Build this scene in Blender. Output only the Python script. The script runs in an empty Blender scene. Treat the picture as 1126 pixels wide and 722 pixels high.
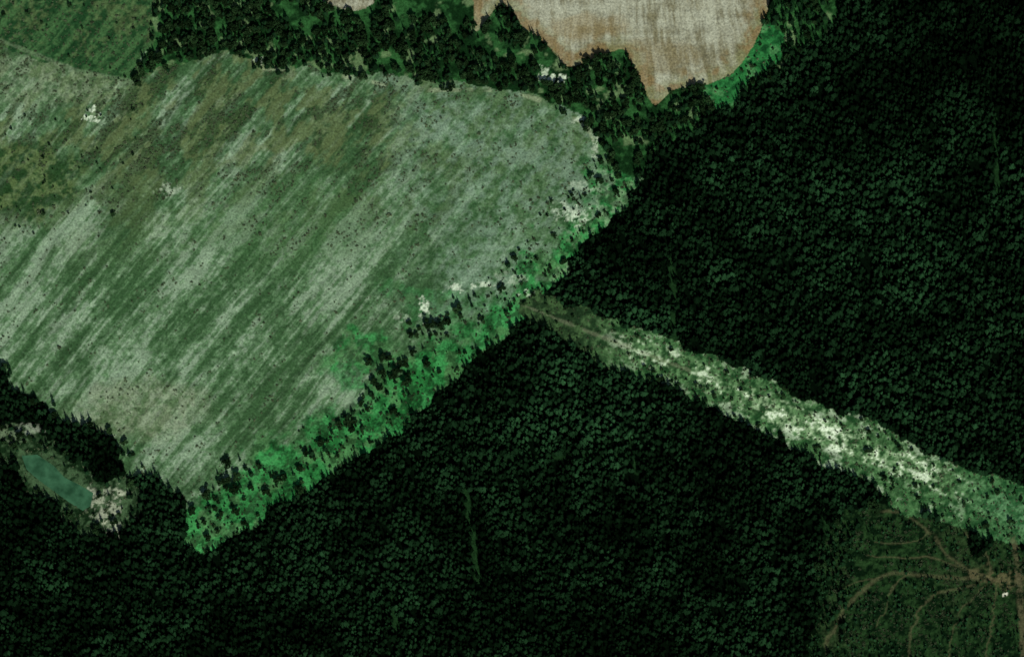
import bpy, math, numpy as np
from mathutils import Vector
TILT=math.radians(10); K=1/math.cos(TILT)
rs=np.random.RandomState(7)
SUN_EL=math.radians(50); SHADOW_AZ=math.radians(108)  # direction shadows fall (math angle)
def W(p): return np.array([[a-563,(361-b)*K] for a,b in p],float)
def lin(c):
    c=np.array(c,float)/255; return np.where(c<=.04045,c/12.92,((c+.055)/1.055)**2.4)
GAIN=np.array([1.08,1.0,1.05])
def alb(c): return lin(c)/GAIN
# ---------- noise
def vnoise(x,y,seed):
    L=np.random.RandomState(seed).rand(256,256)
    xi=np.floor(x).astype(int); yi=np.floor(y).astype(int)
    fx=x-xi; fy=y-yi; fx=fx*fx*(3-2*fx); fy=fy*fy*(3-2*fy)
    a=L[xi%256,yi%256]; b=L[(xi+1)%256,yi%256]; c=L[xi%256,(yi+1)%256]; d=L[(xi+1)%256,(yi+1)%256]
    return (a*(1-fx)+b*fx)*(1-fy)+(c*(1-fx)+d*fx)*fy
def fbm(x,y,sc,seed,o=4):
    v=0;a=1;t=0;x=x/sc;y=y/sc
    for i in range(o):
        v=v+a*vnoise(x+i*17.3+100,y+i*9.1+100,seed+i); t+=a; a*=.55; x,y=(x*.8-y*.6)*2.03,(x*.6+y*.8)*2.03
    return v/t
def afbm(x,y,sc,seed,o=4):   # keeps its axes, for stretched textures
    v=0;a=1;t=0;x=x/sc;y=y/sc
    for i in range(o):
        v=v+a*vnoise(x+i*17.3+100,y+i*9.1+100,seed+i); t+=a; a*=.6; x=x*2.03; y=y*2.03
    return v/t
def sm(e0,e1,v):
    t=np.clip((v-e0)/(e1-e0),0,1); return t*t*(3-2*t)
def inside(x,y,P):
    r=np.zeros(x.shape,bool); n=len(P)
    for i in range(n):
        x1,y1=P[i]; x2,y2=P[(i+1)%n]
        if y1==y2: continue
        r^=((y1>y)!=(y2>y))&(x<(x2-x1)*(y-y1)/(y2-y1)+x1)
    return r
def dist(x,y,P):
    d=np.full(x.shape,1e9)
    for i in range(len(P)-1):
        x1,y1=P[i]; x2,y2=P[i+1]; dx=x2-x1; dy=y2-y1
        t=np.clip(((x-x1)*dx+(y-y1)*dy)/(dx*dx+dy*dy+1e-9),0,1)
        d=np.minimum(d,np.hypot(x-x1-t*dx,y-y1-t*dy))
    return d
def spline(P,closed=False,k=6):
    P=np.asarray(P); n=len(P); out=[]
    rng=range(n) if closed else range(n-1)
    for i in rng:
        g=(lambda j:P[j%n]) if closed else (lambda j:P[min(max(j,0),n-1)])
        p0,p1,p2,p3=g(i-1),g(i),g(i+1),g(i+2)
        for u in np.arange(0,1,1/k): out.append(.5*((2*p1)+(-p0+p2)*u+(2*p0-5*p1+4*p2-p3)*u*u+(-p0+3*p1-3*p2+p3)*u**3))
    if not closed: out.append(P[-1])
    return np.array(out)
# ---------- survey outlines
EDGE=[(706,194),(674,238),(642,272),(608,312),(580,347),(534,390),(486,429),(446,470),(404,496),(353,530),(303,556),(265,586),(222,608)]
FIELD=W([(-160,-20),(-160,380),(-20,398),(0,400),(14,432),(45,443),(78,467),(105,467),(130,484),(140,520),(172,524),(204,548),(206,600)]+EDGE[::-1]+[(672,182),(660,160),(648,135),(605,108),(540,92),(460,88),(370,77),(290,70),(240,52),(200,66),(148,86),(160,50),(172,20),(166,-30),(160,-120),(-160,-120)])
UPL=W([(-160,30),(0,46),(40,62),(80,78),(140,88),(160,50),(172,20),(166,-30),(160,-130),(-160,-130)])
EDGEW=W(EDGE)
TAN=spline(W([(516,-120),(520,0),(522,34),(534,22),(548,6),(562,8),(574,28),(600,46),(624,72),(655,62),(686,54),(700,78),(712,104),(722,114),(732,106),(744,97),(780,92),(808,78),(824,58),(836,36),(848,0),(880,-120)]),True,4)
TAN2=W([(355,-60),(358,0),(375,6),(398,9),(412,0),(420,-60)])
GREENP=W([(776,96),(812,76),(834,42),(845,26),(856,26),(870,40),(856,62),(830,86),(806,110),(786,120)])
BELT=W([(166,-120),(172,20),(160,50),(148,86),(175,88),(205,70),(240,52),(290,70),(370,77),(455,96),(540,96),(605,112),(640,130),(652,150),(662,180),(690,200),(735,155),(776,130),(790,122),(810,112),(860,70),(905,40),(935,0),(960,-120),(880,-120),(848,0),(845,26),(776,96),(760,92),(740,96),(722,116),(704,80),(686,50),(655,60),(624,72),(600,46),(574,28),(545,8),(521,38),(516,-120)])
CLR=W([(568,330),(590,318),(650,341),(700,360),(750,381),(800,396),(850,420),(900,446),(960,462),(1000,486),(1060,510),(1126,539),(1300,608),(1300,685),(1126,602),(1090,591),(1040,572),(985,558),(955,531),(900,510),(840,475),(795,458),(770,440),(725,421),(680,409),(630,382),(580,353)])
CLRC=W([(575,335),(640,362),(700,385),(760,408),(820,436),(900,474),(1000,512),(1060,538),(1126,568),(1300,640)])
CUT=W([(955,545),(985,558),(1040,572),(1126,602),(1300,665),(1300,860),(890,860),(890,722),(894,670),(898,615),(912,588),(930,566)])
CUTC=np.vstack([CUT,CUT[:1]])
PONDA=W([(-60,455),(0,462),(22,470),(60,488),(100,520),(150,545),(158,562),(130,580),(100,588),(70,565),(40,540),(15,515),(-60,500)])
POND=W([(24,500),(42,499),(60,511),(72,524),(88,532),(104,541),(101,556),(92,561),(76,551),(62,541),(44,528),(30,516)])
TR=[spline(W(p)) for p in ([(1090,632),(1060,622),(1038,604),(1020,584),(992,568),(962,562)],
 [(1088,636),(1040,630),(1000,632),(966,640),(940,656),(920,680),(906,708),(900,760)],
 [(1000,632),(984,646),(974,668),(960,690)],[(1070,640),(1036,648),(1012,668),(1000,700),(996,740)],
 [(1080,642),(1058,664),(1046,694),(1040,740)],[(1090,635),(1200,646)],[(1020,584),(1004,596),(985,600),(960,598)],
 [(1090,628),(1082,604),(1060,582)],[(1095,640),(1092,680),(1080,730)],[(1050,618),(1020,612),(990,616),(950,612)],[(966,640),(944,638),(925,644)])]
TW=[1.2,1.4,.6,.9,.5,.9,.5,.6,.7,.6,.5]
ROAD=W([(1112,590),(1118,620),(1120,660),(1124,722),(1130,860)])
LINES=[(W([(738,285),(742,330),(741,376)]),3.2),(W([(512,540),(520,590),(527,645)]),3.2),(W([(430,640),(436,690)]),2.6),(W([(1096,130),(1098,210)]),2.2),(W([(514,508),(600,503),(690,500)]),2.6),(W([(690,460),(700,520)]),2.0),(W([(905,560),(912,600)]),2.6)]
c50,s50=math.cos(math.radians(51)),math.sin(math.radians(51))
def classify(x,y):
    wx=x+(fbm(x,y,20,11,4)-.5)*20; wy=y+(fbm(x,y,20,21,4)-.5)*20
    vx=x+(fbm(x,y,30,12,4)-.5)*60; vy=y+(fbm(x,y,30,22,4)-.5)*60
    m={}
    m['field']=inside(wx,wy,FIELD); m['upl']=inside(wx,wy,UPL); m['tan']=inside(x+(wx-x)*.2,y+(wy-y)*.2,TAN)|inside(wx,wy,TAN2)
    m['gp']=inside(wx,wy,GREENP); m['belt']=inside(wx,wy,BELT)&~m['field']&~m['tan']&~m['gp']
    m['clr']=inside(wx,wy,CLR); m['cut']=inside(vx,vy,CUT)&~m['clr']; m['pa']=inside(vx,vy,PONDA)
    return m
def blob(x,y,px,py,r,seed=3,ry=None,rough=1.6):
    X=px-563; Y=(361-py)*K; ry=ry or r
    d=np.hypot((x-X)/r,(y-Y)/ry)+ (fbm(x,y,max(3,r*.4),seed,3)-.5)*rough
    return 1-sm(.6,1.0,d)
def pxy(x,y): return x+563, 361-y/K
# ---------- ground colour
def ground_col(x,y):
    m=classify(x,y); px,py=pxy(x,y)
    s=x*c50+y*s50; t=-x*s50+y*c50
    t=t+(fbm(x,y,110,401,2)-.5)*10
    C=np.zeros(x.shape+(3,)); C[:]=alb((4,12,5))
    def mixc(mask,col):
        nonlocal C
        mk=(mask*1.0)[...,None]; col=np.array(col); C=C*(1-mk)+col*mk
    n1=fbm(x,y,60,31,4); n2=fbm(x,y,9,41,4); n3=fbm(x,y,3.2,51,3); n4=fbm(x,y,4.5,55,4)
    st=afbm(s/16,t,6,61,4); st2=afbm(s/14,t,2.9,71,3); st3=afbm(s/20,t,18,77,3); clump=afbm(s/2.2,t,6,79,4)
    def lerp(a,b,v): v=v[...,None]; return a*(1-v)+b*v
    dark=alb((54,82,50)); mid=alb((82,110,76)); light=alb((134,152,126)); oliv=alb((92,100,64)); grey=alb((118,140,118))
    v=.23*st+.25*st2+.2*clump+.16*n4+.16*n3+.28*(st3-.5)+.3*(n1-.5)
    base=lerp(dark,mid,sm(.39,.51,v)); base=lerp(base,light,sm(.49,.63,v)*.85)
    fu=afbm(s/40,t,4.2,75,2); base=base*(1-.25*sm(.52,.62,fu)*sm(.35,.6,fbm(x,y,70,76,3)))[...,None]
    up=sm(320,90,py)*.85
    base=lerp(base,oliv,np.clip(up*sm(.42,.60,fbm(s/2,t,16,83,4)),0,.6))
    base=lerp(base,alb((38,62,34)),np.clip((up*.95+.10)*sm(.49,.57,.55*clump+.45*afbm(s/3,t,14,87,4)),0,.75))
    rt=sm(390,540,px+ (n1-.5)*200)*sm(430,330,py)
    rg=lerp(alb((56,88,54)),mid,sm(.38,.5,n4)); rg=lerp(rg,grey,sm(.45,.63,.25*n2+.25*n4+.25*clump+.3*fbm(x,y,28,91,4)))
    base=lerp(base,rg,rt*.65)
    gm=blob(x,y,310,240,120,5,62,.8); base=lerp(base,alb((62,96,56)),gm*.38)
    gm=blob(x,y,25,195,78,8,52,.9); base=lerp(base,lerp(alb((30,56,26)),alb((80,96,56)),sm(.46,.6,.5*n2+.5*n4)),gm*.85)
    gm=blob(x,y,60,88,110,9,34,.8); base=lerp(base,lerp(alb((84,106,74)),alb((124,138,110)),sm(.4,.6,n4)),gm*.5)
    gm=blob(x,y,165,455,95,6,42,.9); base=lerp(base,lerp(alb((84,100,68)),alb((128,134,108)),sm(.4,.6,.5*n2+.5*n4)),gm*.5)
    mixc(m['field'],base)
    upc=lerp(alb((30,60,33)),alb((60,92,54)),sm(.4,.6,.4*n4+.6*st)); upc=lerp(upc,oliv,.4*sm(.5,.64,.6*n1+.4*n4))
    mixc(m['upl'],upc)
    mixc(m['field']*(1-sm(1.2,3.2,dist(x,y,W([(-160,28),(0,44),(40,60),(80,76),(150,90)]))+(n2-.5)*3))*.4,alb((112,128,98)))
    tk=spline(W([(290,74),(370,82),(455,98),(540,98),(600,112),(634,130),(650,148),(656,172)]))
    mixc(m['field']*(1-sm(1.0,3,dist(x,y,tk)+(n2-.5)*4))*.55*sm(.42,.55,fbm(x,y,20,405,3)),alb((150,158,126)))
    # green verge
    de=dist(x,y,EDGEW); wv=37+ (fbm(x,y,45,95,3)-.5)*60+22*sm(560,420,px)
    verge=m['field']*(1-sm(wv-14,wv+14,de+(n2-.5)*36+(n4-.5)*14))
    verge=np.maximum(verge,m['field']*.8*blob(x,y,400,396,44,12,46)); verge=np.maximum(verge,m['field']*.45*blob(x,y,480,330,60,13,26))
    vg=lerp(alb((20,60,28)),alb((38,108,52)),sm(.36,.54,.35*n2+.35*n4+.3*n3)); vg=lerp(vg,alb((60,138,74)),.8*sm(.50,.64,fbm(x,y,13,98,4)))
    vg=lerp(vg,alb((80,116,72)),.6*sm(.53,.63,fbm(x,y,16,99,4))); vg=lerp(vg,alb((128,156,116)),.7*sm(.5,.62,.5*n2+.5*n4)*sm(560,640,px))
    vg=lerp(vg,alb((22,50,24)),.7*sm(.53,.61,fbm(x,y,7,97,4)))
    mixc(verge*.94,vg)
    # tan field
    cx=x-90; tt=cx+0.0011*cx*(y-330)+(fbm(x,y,60,411,2)-.5)*10
    ts=afbm(tt,y/12,8,103,4); ts2=afbm(tt,y/9,2.6,105,3); ac=afbm(tt/6,y,9,107,3)
    tc=lerp(alb((112,106,82)),alb((160,158,138)),sm(.36,.64,.30*ts+.32*ts2+.2*ac+.18*n2+.25*(n1-.5)))
    dt=np.minimum(dist(x,y,np.vstack([TAN,TAN[:1]])),60)
    tc=lerp(tc,lerp(alb((122,98,58)),alb((112,114,70)),sm(.4,.6,n2)),sm(26,3,dt+(n2-.5)*26)*.68)
    tc=lerp(tc,alb((134,112,72)),.4*blob(x,y,640,28,50,17,18,1.0)); tc=lerp(tc,alb((126,110,76)),.35*blob(x,y,720,60,60,18,20,1.0))
    mixc(m['tan'],tc)
    gp=lerp(alb((20,60,30)),alb((42,106,54)),sm(.36,.6,.5*n2+.5*n4)); gp=lerp(gp,alb((80,130,80)),.6*sm(.54,.64,fbm(x,y,12,96,3))); mixc(m['gp']*(~m['tan']),gp)
    bl=lerp(alb((16,40,18)),alb((42,82,42)),sm(.42,.62,.6*fbm(x,y,18,107,4)+.4*n4)); bl=lerp(bl,alb((110,132,90)),.6*sm(.60,.7,fbm(x,y,14,109,4)))
    mixc(m['belt'],bl)
    # clearing
    c1=lerp(alb((30,48,28)),alb((60,84,50)),sm(.4,.6,.5*n2+.5*n4))
    g=lerp(alb((34,64,34)),alb((88,122,78)),sm(.38,.6,.3*n2+.35*n4+.35*n3))
    ra=x*.914-y*.405; rb=x*.405+y*.914
    bare=.5*afbm(ra/2.4,rb,8,111,5)+.5*n4+.28*(fbm(x,y,30,415,3)-.5); dcl=dist(x,y,CLRC)
    amt=sm(640,700,px)*sm(1110,1030,px)*(.5+.5*np.exp(-((px-910)/130)**2))
    g=lerp(g,alb((146,168,128)),sm(.55-.07*amt,.65-.06*amt,bare+.03*(1-dcl/20))*amt*.8); g=lerp(g,alb((216,226,198)),sm(.575,.64,bare)*amt*.9)
    g=lerp(g,lerp(alb((40,84,48)),alb((84,126,86)),sm(.4,.6,n4)),sm(1030,1100,px)*.7)
    g=lerp(g,lerp(alb((28,62,32)),alb((56,96,54)),sm(.4,.6,n4)),sm(11,18,dcl)*.65)
    mixc(m['clr'],lerp(c1,g,sm(625,710,px)))
    mixc(m['clr']*(1-sm(.6,2.0,dist(x,y,CLRC)+ (n2-.5)*5))*.45*(px<760),alb((112,116,90)))
    # cut-over area
    cc=lerp(alb((9,24,11)),alb((34,57,29)),sm(.42,.62,.3*n2+.35*n3+.35*n4)); cc=lerp(cc,alb((50,62,38)),.4*sm(.52,.66,.6*n1+.4*n4))
    mixc(m['cut'],cc)
    for i,tpl in enumerate(TR):
        d=dist(x+(n2-.5)*12,y+(n1-.5)*18,tpl); mixc(m['cut']*(1-sm(TW[i]*.3,TW[i]*2.6,d))*.6*sm(.36,.54,.5*n4+.5*n2+.08),alb((80,78,54)))
    mixc(m['cut']*.6*blob(x,y,1096,634,34,19,15)*sm(.38,.58,n4),alb((98,88,62)))
    mixc((m['cut']|m['clr'])*(1-sm(2,5,dist(x,y,ROAD)+(n2-.5)*4))*.65*sm(.3,.5,n4),alb((86,80,58)))
    mixc(m['cut']*blob(x,y,1103,652,4,23,2.5),alb((205,200,180)))
    # pond surrounds
    pc=lerp(alb((18,36,18)),alb((62,84,56)),sm(.4,.62,.5*n2+.5*n4)); mixc(m['pa'],pc)
    mixc(blob(x,y,118,558,24,25,25,2.4)*sm(.42,.54,.5*fbm(x,y,6,113,4)+.5*n3)*.75,alb((164,168,144)))
    mixc(m['pa']*blob(x,y,10,478,30,27,10)*.5*sm(.4,.55,n4),alb((112,124,98)))
    fr=~(m['field']|m['clr']|m['cut']|m['tan']|m['belt']|m['pa'])
    for P,wd in LINES: mixc(fr*(1-sm(wd*.6,wd*1.6,dist(x,y,P)+(n2-.5)*6))*.8,alb((28,54,28)))
    brk=sm(.40,.54,.5*n3+.5*n4)
    for (a,b,r,q,al) in [(100,126,6,6,1),(466,338,4,10,.9),(500,316,8,4,.8),(530,313,8,3,.7),(620,232,9,6,.5),(634,238,8,8,.6),(634,131,11,3,.7),(655,160,3,12,.5),(612,86,11,4,1),(598,80,5,6,.6),(575,322,6,3,.6),(183,208,10,5,.4),(285,66,5,3,.6),(30,470,12,4,.3),(440,350,8,4,.3),(640,205,12,4,.3),(560,305,14,5,.3)]:
        mixc(blob(x,y,a,b,r*1.4,int(a),q*1.4,2.2)*al*brk,alb((200,210,184)))
    return C,m,verge
def height(x,y,m):
    s=x*c50+y*s50; t=-x*s50+y*c50
    h=(fbm(x,y,70,201,3)-.5)*3+(fbm(x,y,6,205,3)-.5)*1.7+(afbm(s/10,t,6,207,2)-.5)*1.0*m['field']
    h=np.where(m['tan'],(fbm(x,y,70,201,3)-.5)*3,h)
    pd=inside(x,y,POND); dd=dist(x,y,np.vstack([POND,POND[:1]]))
    near=np.where(pd,1,1-sm(0,14,dd)); h=h*(1-near)
    h=np.where(pd,-.8*sm(0,4,dd)-.1,h)
    e=sm(0,40,np.minimum(np.minimum(x+760,760-x),np.minimum(y+540,540-y)))
    return h*e
xs=np.linspace(-760,760,1268); ys=np.linspace(-540,540,901)
X,Y=np.meshgrid(xs,ys); nx=len(xs); ny=len(ys)
C,M,_v=ground_col(X,Y); Z=height(X,Y,M)
n=nx*ny
co=np.stack([X.ravel(),Y.ravel(),Z.ravel()],1)
B=25000
ring=np.array([[-B,-B,0],[B,-B,0],[B,B,0],[-B,B,0]],float)
co=np.vstack([co,ring])
idx=np.arange(n).reshape(ny,nx)
q=np.stack([idx[:-1,:-1],idx[:-1,1:],idx[1:,1:],idx[1:,:-1]],-1).reshape(-1,4)
a,b,c,d=idx[0,0],idx[0,-1],idx[-1,-1],idx[-1,0]
rq=np.array([[n,n+1,b,a],[n+1,n+2,c,b],[n+2,n+3,d,c],[n+3,n,a,d]])
q=np.vstack([q,rq])
def mkmesh(name,co,faces,smooth=False):
    me=bpy.data.meshes.new(name); co=np.asarray(co,np.float32); faces=np.asarray(faces,np.int32); k=faces.shape[1]
    me.vertices.add(len(co)); me.vertices.foreach_set('co',co.ravel())
    me.loops.add(faces.size); me.loops.foreach_set('vertex_index',faces.ravel())
    me.polygons.add(len(faces)); me.polygons.foreach_set('loop_start',np.arange(0,faces.size,k,dtype=np.int32))
    try: me.polygons.foreach_set('loop_total',np.full(len(faces),k,np.int32))
    except Exception: pass
    if smooth: me.polygons.foreach_set('use_smooth',np.ones(len(faces),bool))
    me.update(calc_edges=True); me.validate(); return me
gm=mkmesh('ground',co,q,True)
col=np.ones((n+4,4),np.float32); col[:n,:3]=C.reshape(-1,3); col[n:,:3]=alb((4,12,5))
at=gm.color_attributes.new('cover','FLOAT_COLOR','POINT'); at.data.foreach_set('color',col.ravel())
def link(o): bpy.context.scene.collection.objects.link(o); return o
ground=link(bpy.data.objects.new('ground',gm))
# ---------- materials
def newmat(name):
    m=bpy.data.materials.new(name); m.use_nodes=True; nt=m.node_tree; nt.nodes.clear()
    o=nt.nodes.new('ShaderNodeOutputMaterial'); return m,nt,o
m,nt,o=newmat('ground_cover')
N=nt.nodes.new; Lk=nt.links.new
at=N('ShaderNodeAttribute'); at.attribute_name='cover'
geo=N('ShaderNodeNewGeometry')
def noise(sc,det,seed=0):
    nn=N('ShaderNodeTexNoise'); nn.inputs['Scale'].default_value=sc; nn.inputs['Detail'].default_value=det; nn.inputs['Roughness'].default_value=.7; Lk(geo.outputs['Position'],nn.inputs['Vector']); return nn
def mr(src,a,b,c,d):
    r=N('ShaderNodeMapRange'); r.inputs[1].default_value=a; r.inputs[2].default_value=b; r.inputs[3].default_value=c; r.inputs[4].default_value=d; Lk(src,r.inputs[0]); return r.outputs[0]
f1=mr(noise(.42,5).outputs['Fac'],.3,.7,.5,1.5); f2=mr(noise(.07,6).outputs['Fac'],.3,.7,.85,1.15)
mu=N('ShaderNodeMath'); mu.operation='MULTIPLY'; Lk(f1,mu.inputs[0]); Lk(f2,mu.inputs[1])
vm=N('ShaderNodeVectorMath'); vm.operation='SCALE'; Lk(at.outputs['Color'],vm.inputs[0]); Lk(mu.outputs[0],vm.inputs['Scale'])
bs=N('ShaderNodeBsdfDiffuse'); Lk(vm.outputs[0],bs.inputs['Color'])
bp=N('ShaderNodeBump'); bp.inputs['Strength'].default_value=.6; bp.inputs['Distance'].default_value=1.0; Lk(noise(.5,4).outputs['Fac'],bp.inputs['Height']); Lk(bp.outputs[0],bs.inputs['Normal'])
Lk(bs.outputs[0],o.inputs['Surface']); gm.materials.append(m)
def foliage(name,c1,c2,trunk=False):
    m,nt,o=newmat(name); N=nt.nodes.new; Lk=nt.links.new
    ob=N('ShaderNodeObjectInfo'); g=N('ShaderNodeNewGeometry')
    t=N('ShaderNodeAttribute'); t.attribute_type='INSTANCER'; t.attribute_name='tint'
    no=N('ShaderNodeTexNoise'); no.inputs['Scale'].default_value=.9; no.inputs['Detail'].default_value=3; Lk(g.outputs['Position'],no.inputs['Vector'])
    mx=N('ShaderNodeMix'); mx.data_type='RGBA'; mx.inputs['A'].default_value=(*c1,1); mx.inputs['B'].default_value=(*c2,1); 
    ad=N('ShaderNodeMath'); ad.operation='MULTIPLY_ADD'; Lk(no.outputs['Fac'],ad.inputs[0]); ad.inputs[1].default_value=.8; 
    s2=N('ShaderNodeMath'); s2.operation='MULTIPLY_ADD'; Lk(ob.outputs['Random'],s2.inputs[0]); s2.inputs[1].default_value=.5; s2.inputs[2].default_value=-.15
    Lk(s2.outputs[0],ad.inputs[2]); ad.use_clamp=True; Lk(ad.outputs[0],mx.inputs['Factor'])
    vm=N('ShaderNodeVectorMath'); vm.operation='SCALE'; Lk(mx.outputs['Result'],vm.inputs[0]); Lk(t.outputs['Fac'],vm.inputs['Scale'])
    b=N('ShaderNodeBsdfDiffuse'); Lk(vm.outputs[0],b.inputs['Color']); Lk(b.outputs[0],o.inputs['Surface']); return m
mcon=foliage('conifer_needles',(.0030,.0112,.0040),(.0076,.0250,.0090))
mdec=foliage('broadleaf_leaves',(.010,.026,.009),(.026,.062,.020))
mshr=foliage('scrub_leaves',(.036,.060,.027),(.09,.12,.060))
mbark=foliage('bark',(.03,.022,.015),(.05,.04,.03))
# ---------- plants
def tube(V,F,p0,p1,r0,r1,k=5):
    p0=np.array(p0,float);p1=np.array(p1,float); dd=p1-p0; dd/=np.linalg.norm(dd); u=np.cross(dd,[.3,.9,.1]); u/=np.linalg.norm(u); w=np.cross(dd,u); s=len(V)
    for P,r in((p0,r0),(p1,r1)):
        for i in range(k):
            a=2*math.pi*i/k; V.append(tuple(P+r*(u*math.cos(a)+w*math.sin(a))))
    for i in range(k): F.append((s+i,s+(i+1)%k,s+k+(i+1)%k,s+k+i))
def conifer(name,seed,H=17,R=3.0):
    r=np.random.RandomState(seed); V=[];F=[]
    tube(V,F,(0,0,-1),(0,0,H*.97),.26,.03); nb=len(F)
    tiers=12; ex=r.uniform(.6,1.0); ax=r.uniform(0,6.3)
    for i in range(tiers):
        f=i/(tiers-1); z=H*(.16+.8*f); L=R*(1-f)**ex*r.uniform(.75,1.2)+.25; k=int(11-5*f); a0=r.uniform(0,6.3)
        for j in range(k):
            a=a0+2*math.pi*(j+r.uniform(-.3,.3))/k; l=L*r.uniform(.5,1.3)*(1+.2*math.cos(a-ax)); wd=l*.19+.10; dz=-l*r.uniform(.15,.55); ca,sa=math.cos(a),math.sin(a)
            s=len(V); V.append((0,0,z+.25)); V.append((ca*l*.6-sa*wd,sa*l*.6+ca*wd,z+dz*.6-.15)); V.append((ca*l,sa*l,z+dz)); V.append((ca*l*.6+sa*wd,sa*l*.6-ca*wd,z+dz*.6-.15))
            F.append((s,s+1,s+2,s+3))
    me=mkmesh(name,V,F); me.materials.append(mcon); me.materials.append(mbark)
    me.polygons.foreach_set('material_index',np.array([1]*nb+[0]*(len(F)-nb),np.int32)); return me
def broadleaf(name,seed,H=10,R=3.2,leaves=480,mat=None,trunk=True,ls=.55):
    r=np.random.RandomState(seed); V=[];F=[]
    cl=[]
    for i in range(9):
        a=r.uniform(0,6.3); q=r.uniform(.15,.8)*R; cl.append((q*math.cos(a),q*math.sin(a),H*r.uniform(.4,.85),R*r.uniform(.28,.52)))
    if trunk:
        tube(V,F,(0,0,-.8),(0,0,H*.5),.025*H,.015*H)
        for c in cl: tube(V,F,(0,0,H*.35),(c[0],c[1],c[2]),.01*H,.003*H,4)
    nb=len(F)
    for i in range(leaves):
        c=cl[r.randint(len(cl))]; dv=r.normal(size=3); dv/=np.linalg.norm(dv); p=np.array(c[:3])+dv*c[3]*r.uniform(.6,1.08)*np.array([1,1,.8])
        nn=dv+r.normal(size=3)*.5; nn/=np.linalg.norm(nn); u=np.cross(nn,r.normal(size=3)); u/=np.linalg.norm(u); w=np.cross(nn,u); l=ls*r.uniform(.6,1.3)
        s=len(V)
        for aa,bb in((-1,-.5),(.2,-.9),(1,.3),(-.3,.9)): V.append(tuple(p+u*aa*l+w*bb*l))
        F.append((s,s+1,s+2,s+3))
    me=mkmesh(name,V,F); me.materials.append(mat or mdec); me.materials.append(mbark)
    me.polygons.foreach_set('material_index',np.array([1]*nb+[0]*(len(F)-nb),np.int32)); return me
con=[conifer('conifer_mesh',i,H=[13,17,20,15,18,16][i],R=[2.1,2.9,2.6,3.3,2.3,3.6][i]) for i in range(6)]
dec=[broadleaf('broadleaf_mesh',20+i,H=8+i,R=2.8+.45*i) for i in range(4)]
shr=[broadleaf('scrub_mesh',40+i,H=1.0,R=1.3,leaves=60,mat=mshr,trunk=True,ls=.34) for i in range(4)]
def coll(name,meshes):
    c=bpy.data.collections.new(name)
    for k,me in enumerate(meshes): c.objects.link(bpy.data.objects.new(me.name+'_src',me))
    return c
def scatter(name,pts,scale,tint,collection,nvar):
    k=len(pts); me=bpy.data.meshes.new(name); me.vertices.add(k); me.vertices.foreach_set('co',np.asarray(pts,np.float32).ravel())
    def fa(nm,ty,v): a=me.attributes.new(nm,ty,'POINT'); a.data.foreach_set('vector' if ty=='FLOAT_VECTOR' else 'value',np.asarray(v).ravel())
    fa('sc','FLOAT',scale.astype(np.float32)); fa('tint','FLOAT',tint.astype(np.float32)); fa('vi','INT',rs.randint(0,nvar,k).astype(np.int32))
    rot=np.stack([rs.normal(0,.04,k),rs.normal(0,.04,k),rs.uniform(0,6.28,k)],1).astype(np.float32); fa('rt','FLOAT_VECTOR',rot)
    ob=link(bpy.data.objects.new(name,me))
    ng=bpy.data.node_groups.new(name,'GeometryNodeTree'); ng.interface.new_socket('Geometry',in_out='INPUT',socket_type='NodeSocketGeometry'); ng.interface.new_socket('Geometry',in_out='OUTPUT',socket_type='NodeSocketGeometry')
    A=ng.nodes.new; L=ng.links.new; gi=A('NodeGroupInput'); go=A('NodeGroupOutput'); ip=A('GeometryNodeInstanceOnPoints'); ci=A('GeometryNodeCollectionInfo')
    ci.inputs['Collection'].default_value=collection; ci.inputs['Separate Children'].default_value=True; ci.inputs['Reset Children'].default_value=True
    def na(nm,ty):
        z=A('GeometryNodeInputNamedAttribute'); z.data_type=ty; z.inputs['Name'].default_value=nm; return [s for s in z.outputs if s.enabled and s.name=='Attribute'][0]
    mp=A('GeometryNodeMeshToPoints'); L(gi.outputs[0],mp.inputs['Mesh']); L(mp.outputs[0],ip.inputs['Points']); L(ci.outputs[0],ip.inputs['Instance']); ip.inputs['Pick Instance'].default_value=True
    L(na('vi','INT'),ip.inputs['Instance Index']); L(na('sc','FLOAT'),ip.inputs['Scale']); L(na('rt','FLOAT_VECTOR'),ip.inputs['Rotation']); L(ip.outputs[0],go.inputs[0])
    md=ob.modifiers.new('scatter','NODES'); md.node_group=ng; return ob
def jgrid(sp,x0=-750,x1=750,y0=-530,y1=530,j=.48):
    gx,gy=np.meshgrid(np.arange(x0,x1,sp),np.arange(y0,y1,sp)); gx=gx+rs.uniform(-j,j,gx.shape)*sp; gy=gy+rs.uniform(-j,j,gy.shape)*sp; return gx.ravel(),gy.ravel()
def zat(x,y): return height(x,y,classify(x,y))
# closed conifer forest
gx,gy=jgrid(3.8,j=1.1); m=classify(gx,gy); px,py=pxy(gx,gy)
openm=m['field']|m['clr']|m['cut']|m['tan']|m['belt']|m['pa']|m['gp']|inside(gx,gy,POND)
keep=~openm
for P,wd in LINES: keep&=~((dist(gx,gy,P)<wd*1.0)&(rs.rand(len(gx))<.72))
keep&=(fbm(gx,gy,10,301,3)>.29)
x,y=gx[keep],gy[keep]; px,py=px[keep],py[keep]
ti=.42+.75*sm(.35,.68,fbm(x,y,55,311,4))
u=x*.83-y*.56; v_=x*.56+y*.83
ti*=.5+1.0*sm(.36,.64,.5*afbm(u/4,v_,5,313,3)+.5*fbm(x,y,12,317,3))
ti*=1+.9*np.exp(-((px-620)/120)**2-((py-440)/80)**2)+.6*np.exp(-((px-800)/170)**2-((py-340)/60)**2)+.5*np.exp(-((px-950)/120)**2-((py-400)/80)**2)+.3*np.exp(-((px-900)/120)**2-((py-190)/60)**2)
ti*=1-.4*sm(900,1050,px)*sm(200,60,py)
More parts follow.
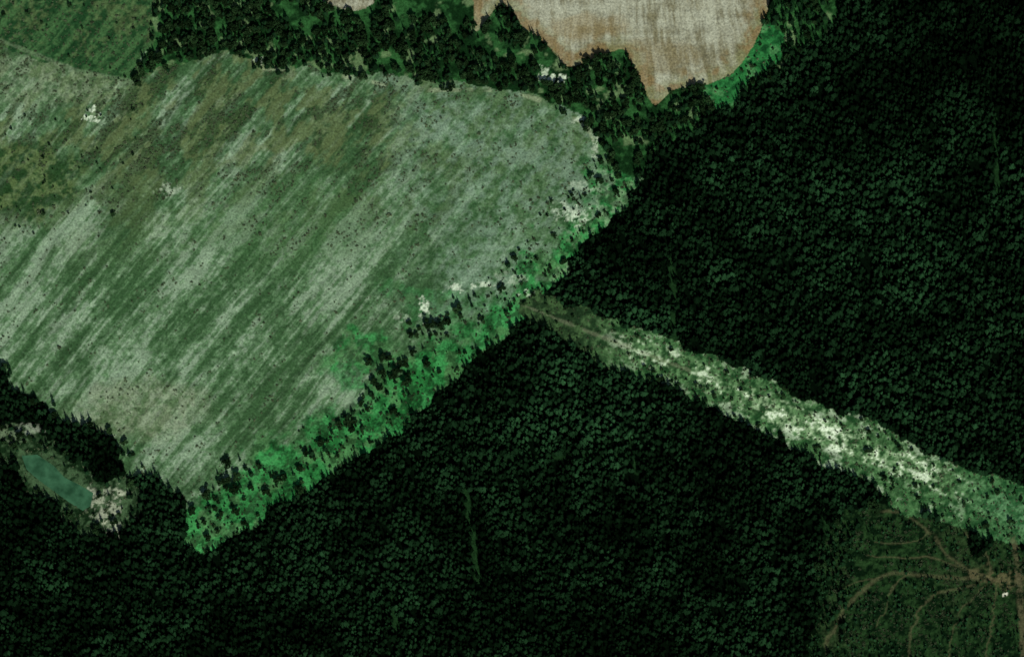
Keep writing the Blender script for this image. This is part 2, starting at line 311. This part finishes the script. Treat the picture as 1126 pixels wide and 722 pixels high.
ti*=np.exp(rs.normal(0,.2,len(x)))
sz=np.clip(np.exp(rs.normal(-.22,.26,len(x))),.35,1.3)
sz*=np.where(dist(x,y,EDGEW)<14,rs.uniform(.5,1,len(x)),1)
scatter('conifer_forest',np.stack([x,y,zat(x,y)],1),sz,ti,coll('conifer_kinds',con),6)
nf=len(x)
# belt & pond-side woodland
gx,gy=jgrid(4.8,j=.85); m=classify(gx,gy); px,py=pxy(gx,gy)
dens=fbm(gx,gy,20,321,4)
kb=m['belt']&(dens>np.where((px>385)&(px<530),.49,np.where((px>555)&(px<635),.48,.40)))&(np.hypot(px-612,py-84)>11)
kb|=m['belt']&(px>790)&(dens>.3)
kb|=m['pa']&(rs.rand(len(gx))<.22)&~inside(gx,gy,POND)&(dist(gx,gy,POND)>6)&(np.hypot(px-118,py-558)>14)
cd=dist(gx,gy,CUTC); kb|=m['cut']&(rs.rand(len(gx))<.8*sm(52,6,cd)*sm(.3,.6,fbm(gx,gy,16,325,3)))&(px<965)
fc=dist(gx,gy,np.vstack([FIELD,FIELD[:1]])); kb|=m['field']&(fc<9)&(dist(gx,gy,EDGEW)>15)&(rs.rand(len(gx))<.35)&(fbm(gx,gy,14,327,3)>.46)
x,y=gx[kb],gy[kb]; sel=(rs.rand(len(x))<.5)|(px[kb]>790)&(rs.rand(len(x))<.7); cc=coll('belt_conifers',con); dc=coll('belt_broadleaves',dec)
scatter('conifer_woodland',np.stack([x,y,zat(x,y)],1)[sel],rs.uniform(.4,1.05,sel.sum()),rs.uniform(.5,1.7,sel.sum()),cc,6)
sel=~sel
scatter('broadleaf_woodland',np.stack([x,y,zat(x,y)],1)[sel],rs.uniform(.5,1.35,sel.sum()),rs.uniform(.3,1.0,sel.sum()),dc,4)
# scrub on fields
gx,gy=jgrid(2.6,j=.8); px,py=pxy(gx,gy); m=classify(gx,gy); s=gx*c50+gy*s50; t=-gx*s50+gy*c50
t2=t+(fbm(gx,gy,110,401,2)-.5)*10
dn=.55*afbm(s/2.2,t2,6,79,4)+.45*afbm(s/3,t2,14,87,4)
fl=m['field']; pk=np.where(fl,sm(.52,.61,dn)*(.2+.6*sm(340,90,py)),0)
pk=np.where(fl&(sm(400,560,px)*sm(420,330,py)>.5),pk*.4+.012,pk)
pk=np.where(m['upl'],.22,pk); de=dist(gx,gy,EDGEW); pk=np.where(fl&(de<55),.2*sm(.4,.6,fbm(gx,gy,9,337,3)),pk); pk=np.where(m['clr'],.16,pk); pk=np.where(m['cut'],.6*sm(.4,.6,fbm(gx,gy,10,341,3)),pk); pk=np.where(m['pa']|m['gp'],.12,pk)
kk=(rs.rand(len(gx))<pk)&~inside(gx,gy,POND)&~m['tan']
for tpl in [ROAD]+TR: kk&=dist(gx,gy,tpl)>2.0
x,y=gx[kk],gy[kk]; gr=m['cut'][kk]|(de[kk]<55)
scatter('scrub',np.stack([x,y,zat(x,y)],1),np.exp(rs.normal(-.28,.33,len(x))),np.where(gr,.5,1)*rs.uniform(.7,1.5,len(x)),coll('scrub_kinds',shr),4)
# bushes clumped through the verge and along the clearing edges
gx,gy=jgrid(5.0,j=.9); m=classify(gx,gy); px,py=pxy(gx,gy); de=dist(gx,gy,EDGEW); dc2=dist(gx,gy,CLRC)
k=m['field']&(de<66)&(rs.rand(len(gx))<.6*sm(.49,.60,fbm(gx,gy,15,361,4))*sm(66,15,de)+.03)
k|=m['clr']&(dc2>9)&(rs.rand(len(gx))<.36*sm(.40,.56,fbm(gx,gy,12,363,3)))
k|=m['clr']&(rs.rand(len(gx))<.03)
k|=m['gp']&(rs.rand(len(gx))<.20)
k|=m['field']&(px<160)&(py>120)&(py<260)&(rs.rand(len(gx))<.04)
k|=m['upl']&(rs.rand(len(gx))<.04)
x,y=gx[k],gy[k]
scatter('bushes',np.stack([x,y,zat(x,y)],1),np.exp(rs.normal(-.9,.36,len(x))),rs.uniform(.35,1.3,len(x)),dc,4)
# young growth on the cut-over area
gx,gy=jgrid(5.0,310,750,-530,-150,j=.8); m=classify(gx,gy); k=m['cut']&(rs.rand(len(gx))<.75*sm(.36,.58,fbm(gx,gy,24,351,4))+.08)
for i,tpl in enumerate(TR+[ROAD]): k&=dist(gx,gy,tpl)>2.6
x,y=gx[k],gy[k]
scatter('young_conifers',np.stack([x,y,zat(x,y)],1),rs.uniform(.18,.6,len(x)),rs.uniform(.8,2.8,len(x)),cc,6)
# single trees standing in the verge
row=[(522,326),(514,330),(506,332),(499,330),(494,346),(488,352),(478,354),(470,360),(464,368),(458,372),(500,340),(452,366),(440,396),(434,400),(428,404),(420,398),(414,404),(422,412),(410,420),(416,428),(408,434),(400,440),(396,446),(404,448),(392,462),(384,466),(370,468),(366,474),(356,484),(350,490),(344,500),(336,502),(330,514),(322,520),(316,524),(448,428),(452,436),(440,440),(430,452),(470,400),(446,404),(466,384),
(545,330),(560,338),(552,316),(600,330),(566,286),(560,292),(590,284),(632,262),(640,218),(626,212),(656,182),(662,178),(660,202),(650,196),(668,190),(682,192),(676,210),(660,240),(640,256),(618,290),
(250,520),(262,524),(270,516),(246,532),(258,540),(270,546),(240,546),(266,506),(252,508),(232,560),(244,570),(262,560),(226,548),(214,560),(222,574),(280,520),(240,522),(256,556),(236,536),(276,534),(292,540),(306,530),(288,510),(146,500),(160,512),
(20,432),(28,438),(36,440),(60,458),(100,462),(108,470),(404,398),(446,420),(436,412),(480,366),(508,346),(425,430),(398,474),(330,540),(455,455),(485,412),(412,396),(452,358),(484,360),(474,372),(436,420),(418,440),(404,428),(390,452),(376,474),(360,492),(426,394),(444,410),(518,334),(492,356),(482,362),(472,366),(462,362),(456,388),(448,396),(438,406),(430,414),(424,422),(412,444),(400,456),(388,474),(352,500),(340,512),(248,526),(255,548),(264,534),(238,552),(230,540),(250,536)]
for i,(a,b) in enumerate(row):
    X0=a-563+rs.uniform(-3,3); Y0=(361-b)*K+rs.uniform(-3,3); z=float(zat(np.array([X0]),np.array([Y0]))[0]); isc=rs.rand()<.4
    me=con[rs.randint(6)] if isc else dec[rs.randint(4)]
    ob=link(bpy.data.objects.new('conifer_tree' if isc else 'broadleaf_tree',me)); s=rs.uniform(.4,.9) if isc else rs.uniform(.6,1.45)
    ob.location=(X0,Y0,z); ob.scale=(s*1.1,s*1.1,s); ob.rotation_euler=(0,0,rs.uniform(0,6.28)); ob['tint']=float(rs.uniform(.3,.8) if not isc else rs.uniform(.8,1.5))
# pond water
from mathutils.geometry import tessellate_polygon
V=[(p[0],p[1],-.12) for p in spline(POND,True,5)]
tri=tessellate_polygon([[Vector(v) for v in V]])
pm=mkmesh('pond',V,[t for t in tri]); pond=link(bpy.data.objects.new('pond',pm))
m,nt,o=newmat('pond_water'); b=nt.nodes.new('ShaderNodeBsdfPrincipled'); nn=nt.nodes.new('ShaderNodeTexNoise'); nn.inputs['Scale'].default_value=.08; nn.inputs['Detail'].default_value=5; g=nt.nodes.new('ShaderNodeNewGeometry'); nt.links.new(g.outputs['Position'],nn.inputs['Vector'])
cr=nt.nodes.new('ShaderNodeValToRGB'); cr.color_ramp.elements[0].position=.35; cr.color_ramp.elements[0].color=(*alb((30,62,40)),1); cr.color_ramp.elements[1].position=.65; cr.color_ramp.elements[1].color=(*alb((56,96,68)),1)
nt.links.new(nn.outputs['Fac'],cr.inputs[0]); nt.links.new(cr.outputs[0],b.inputs['Base Color']); b.inputs['Roughness'].default_value=.3; b.inputs['Specular IOR Level'].default_value=.2; nt.links.new(b.outputs[0],o.inputs['Surface']); pm.materials.append(m)
# ---------- light
w=bpy.data.worlds.new('World'); bpy.context.scene.world=w; w.use_nodes=True; nt=w.node_tree; bg=nt.nodes['Background']; sk=nt.nodes.new('ShaderNodeTexSky'); sk.sky_type='NISHITA'; sk.sun_disc=False; sk.sun_elevation=SUN_EL
sd=Vector((-math.cos(SHADOW_AZ)*math.cos(SUN_EL),-math.sin(SHADOW_AZ)*math.cos(SUN_EL),math.sin(SUN_EL)))
sk.sun_rotation=math.atan2(sd.x,sd.y); nt.links.new(sk.outputs[0],bg.inputs[0]); bg.inputs[1].default_value=.055
sl=bpy.data.lights.new('sun','SUN'); sl.energy=4.1; sl.angle=math.radians(.5); sl.color=(1,.97,.92); so=link(bpy.data.objects.new('sun',sl)); so.rotation_euler=sd.to_track_quat('Z','Y').to_euler(); so.location=(0,0,500)
sc=bpy.context.scene; sc.view_settings.view_transform='Standard'; sc.view_settings.look='None'; sc.view_settings.exposure=0
D=15000; cam=bpy.data.cameras.new('camera'); cam.lens=36*D/1126; cam.clip_start=10; cam.clip_end=60000
cobj=link(bpy.data.objects.new('camera',cam)); cobj.location=(0,-D*math.sin(TILT),D*math.cos(TILT)); cobj.rotation_euler=(TILT,0,0); sc.camera=cobj
print('forest',nf)
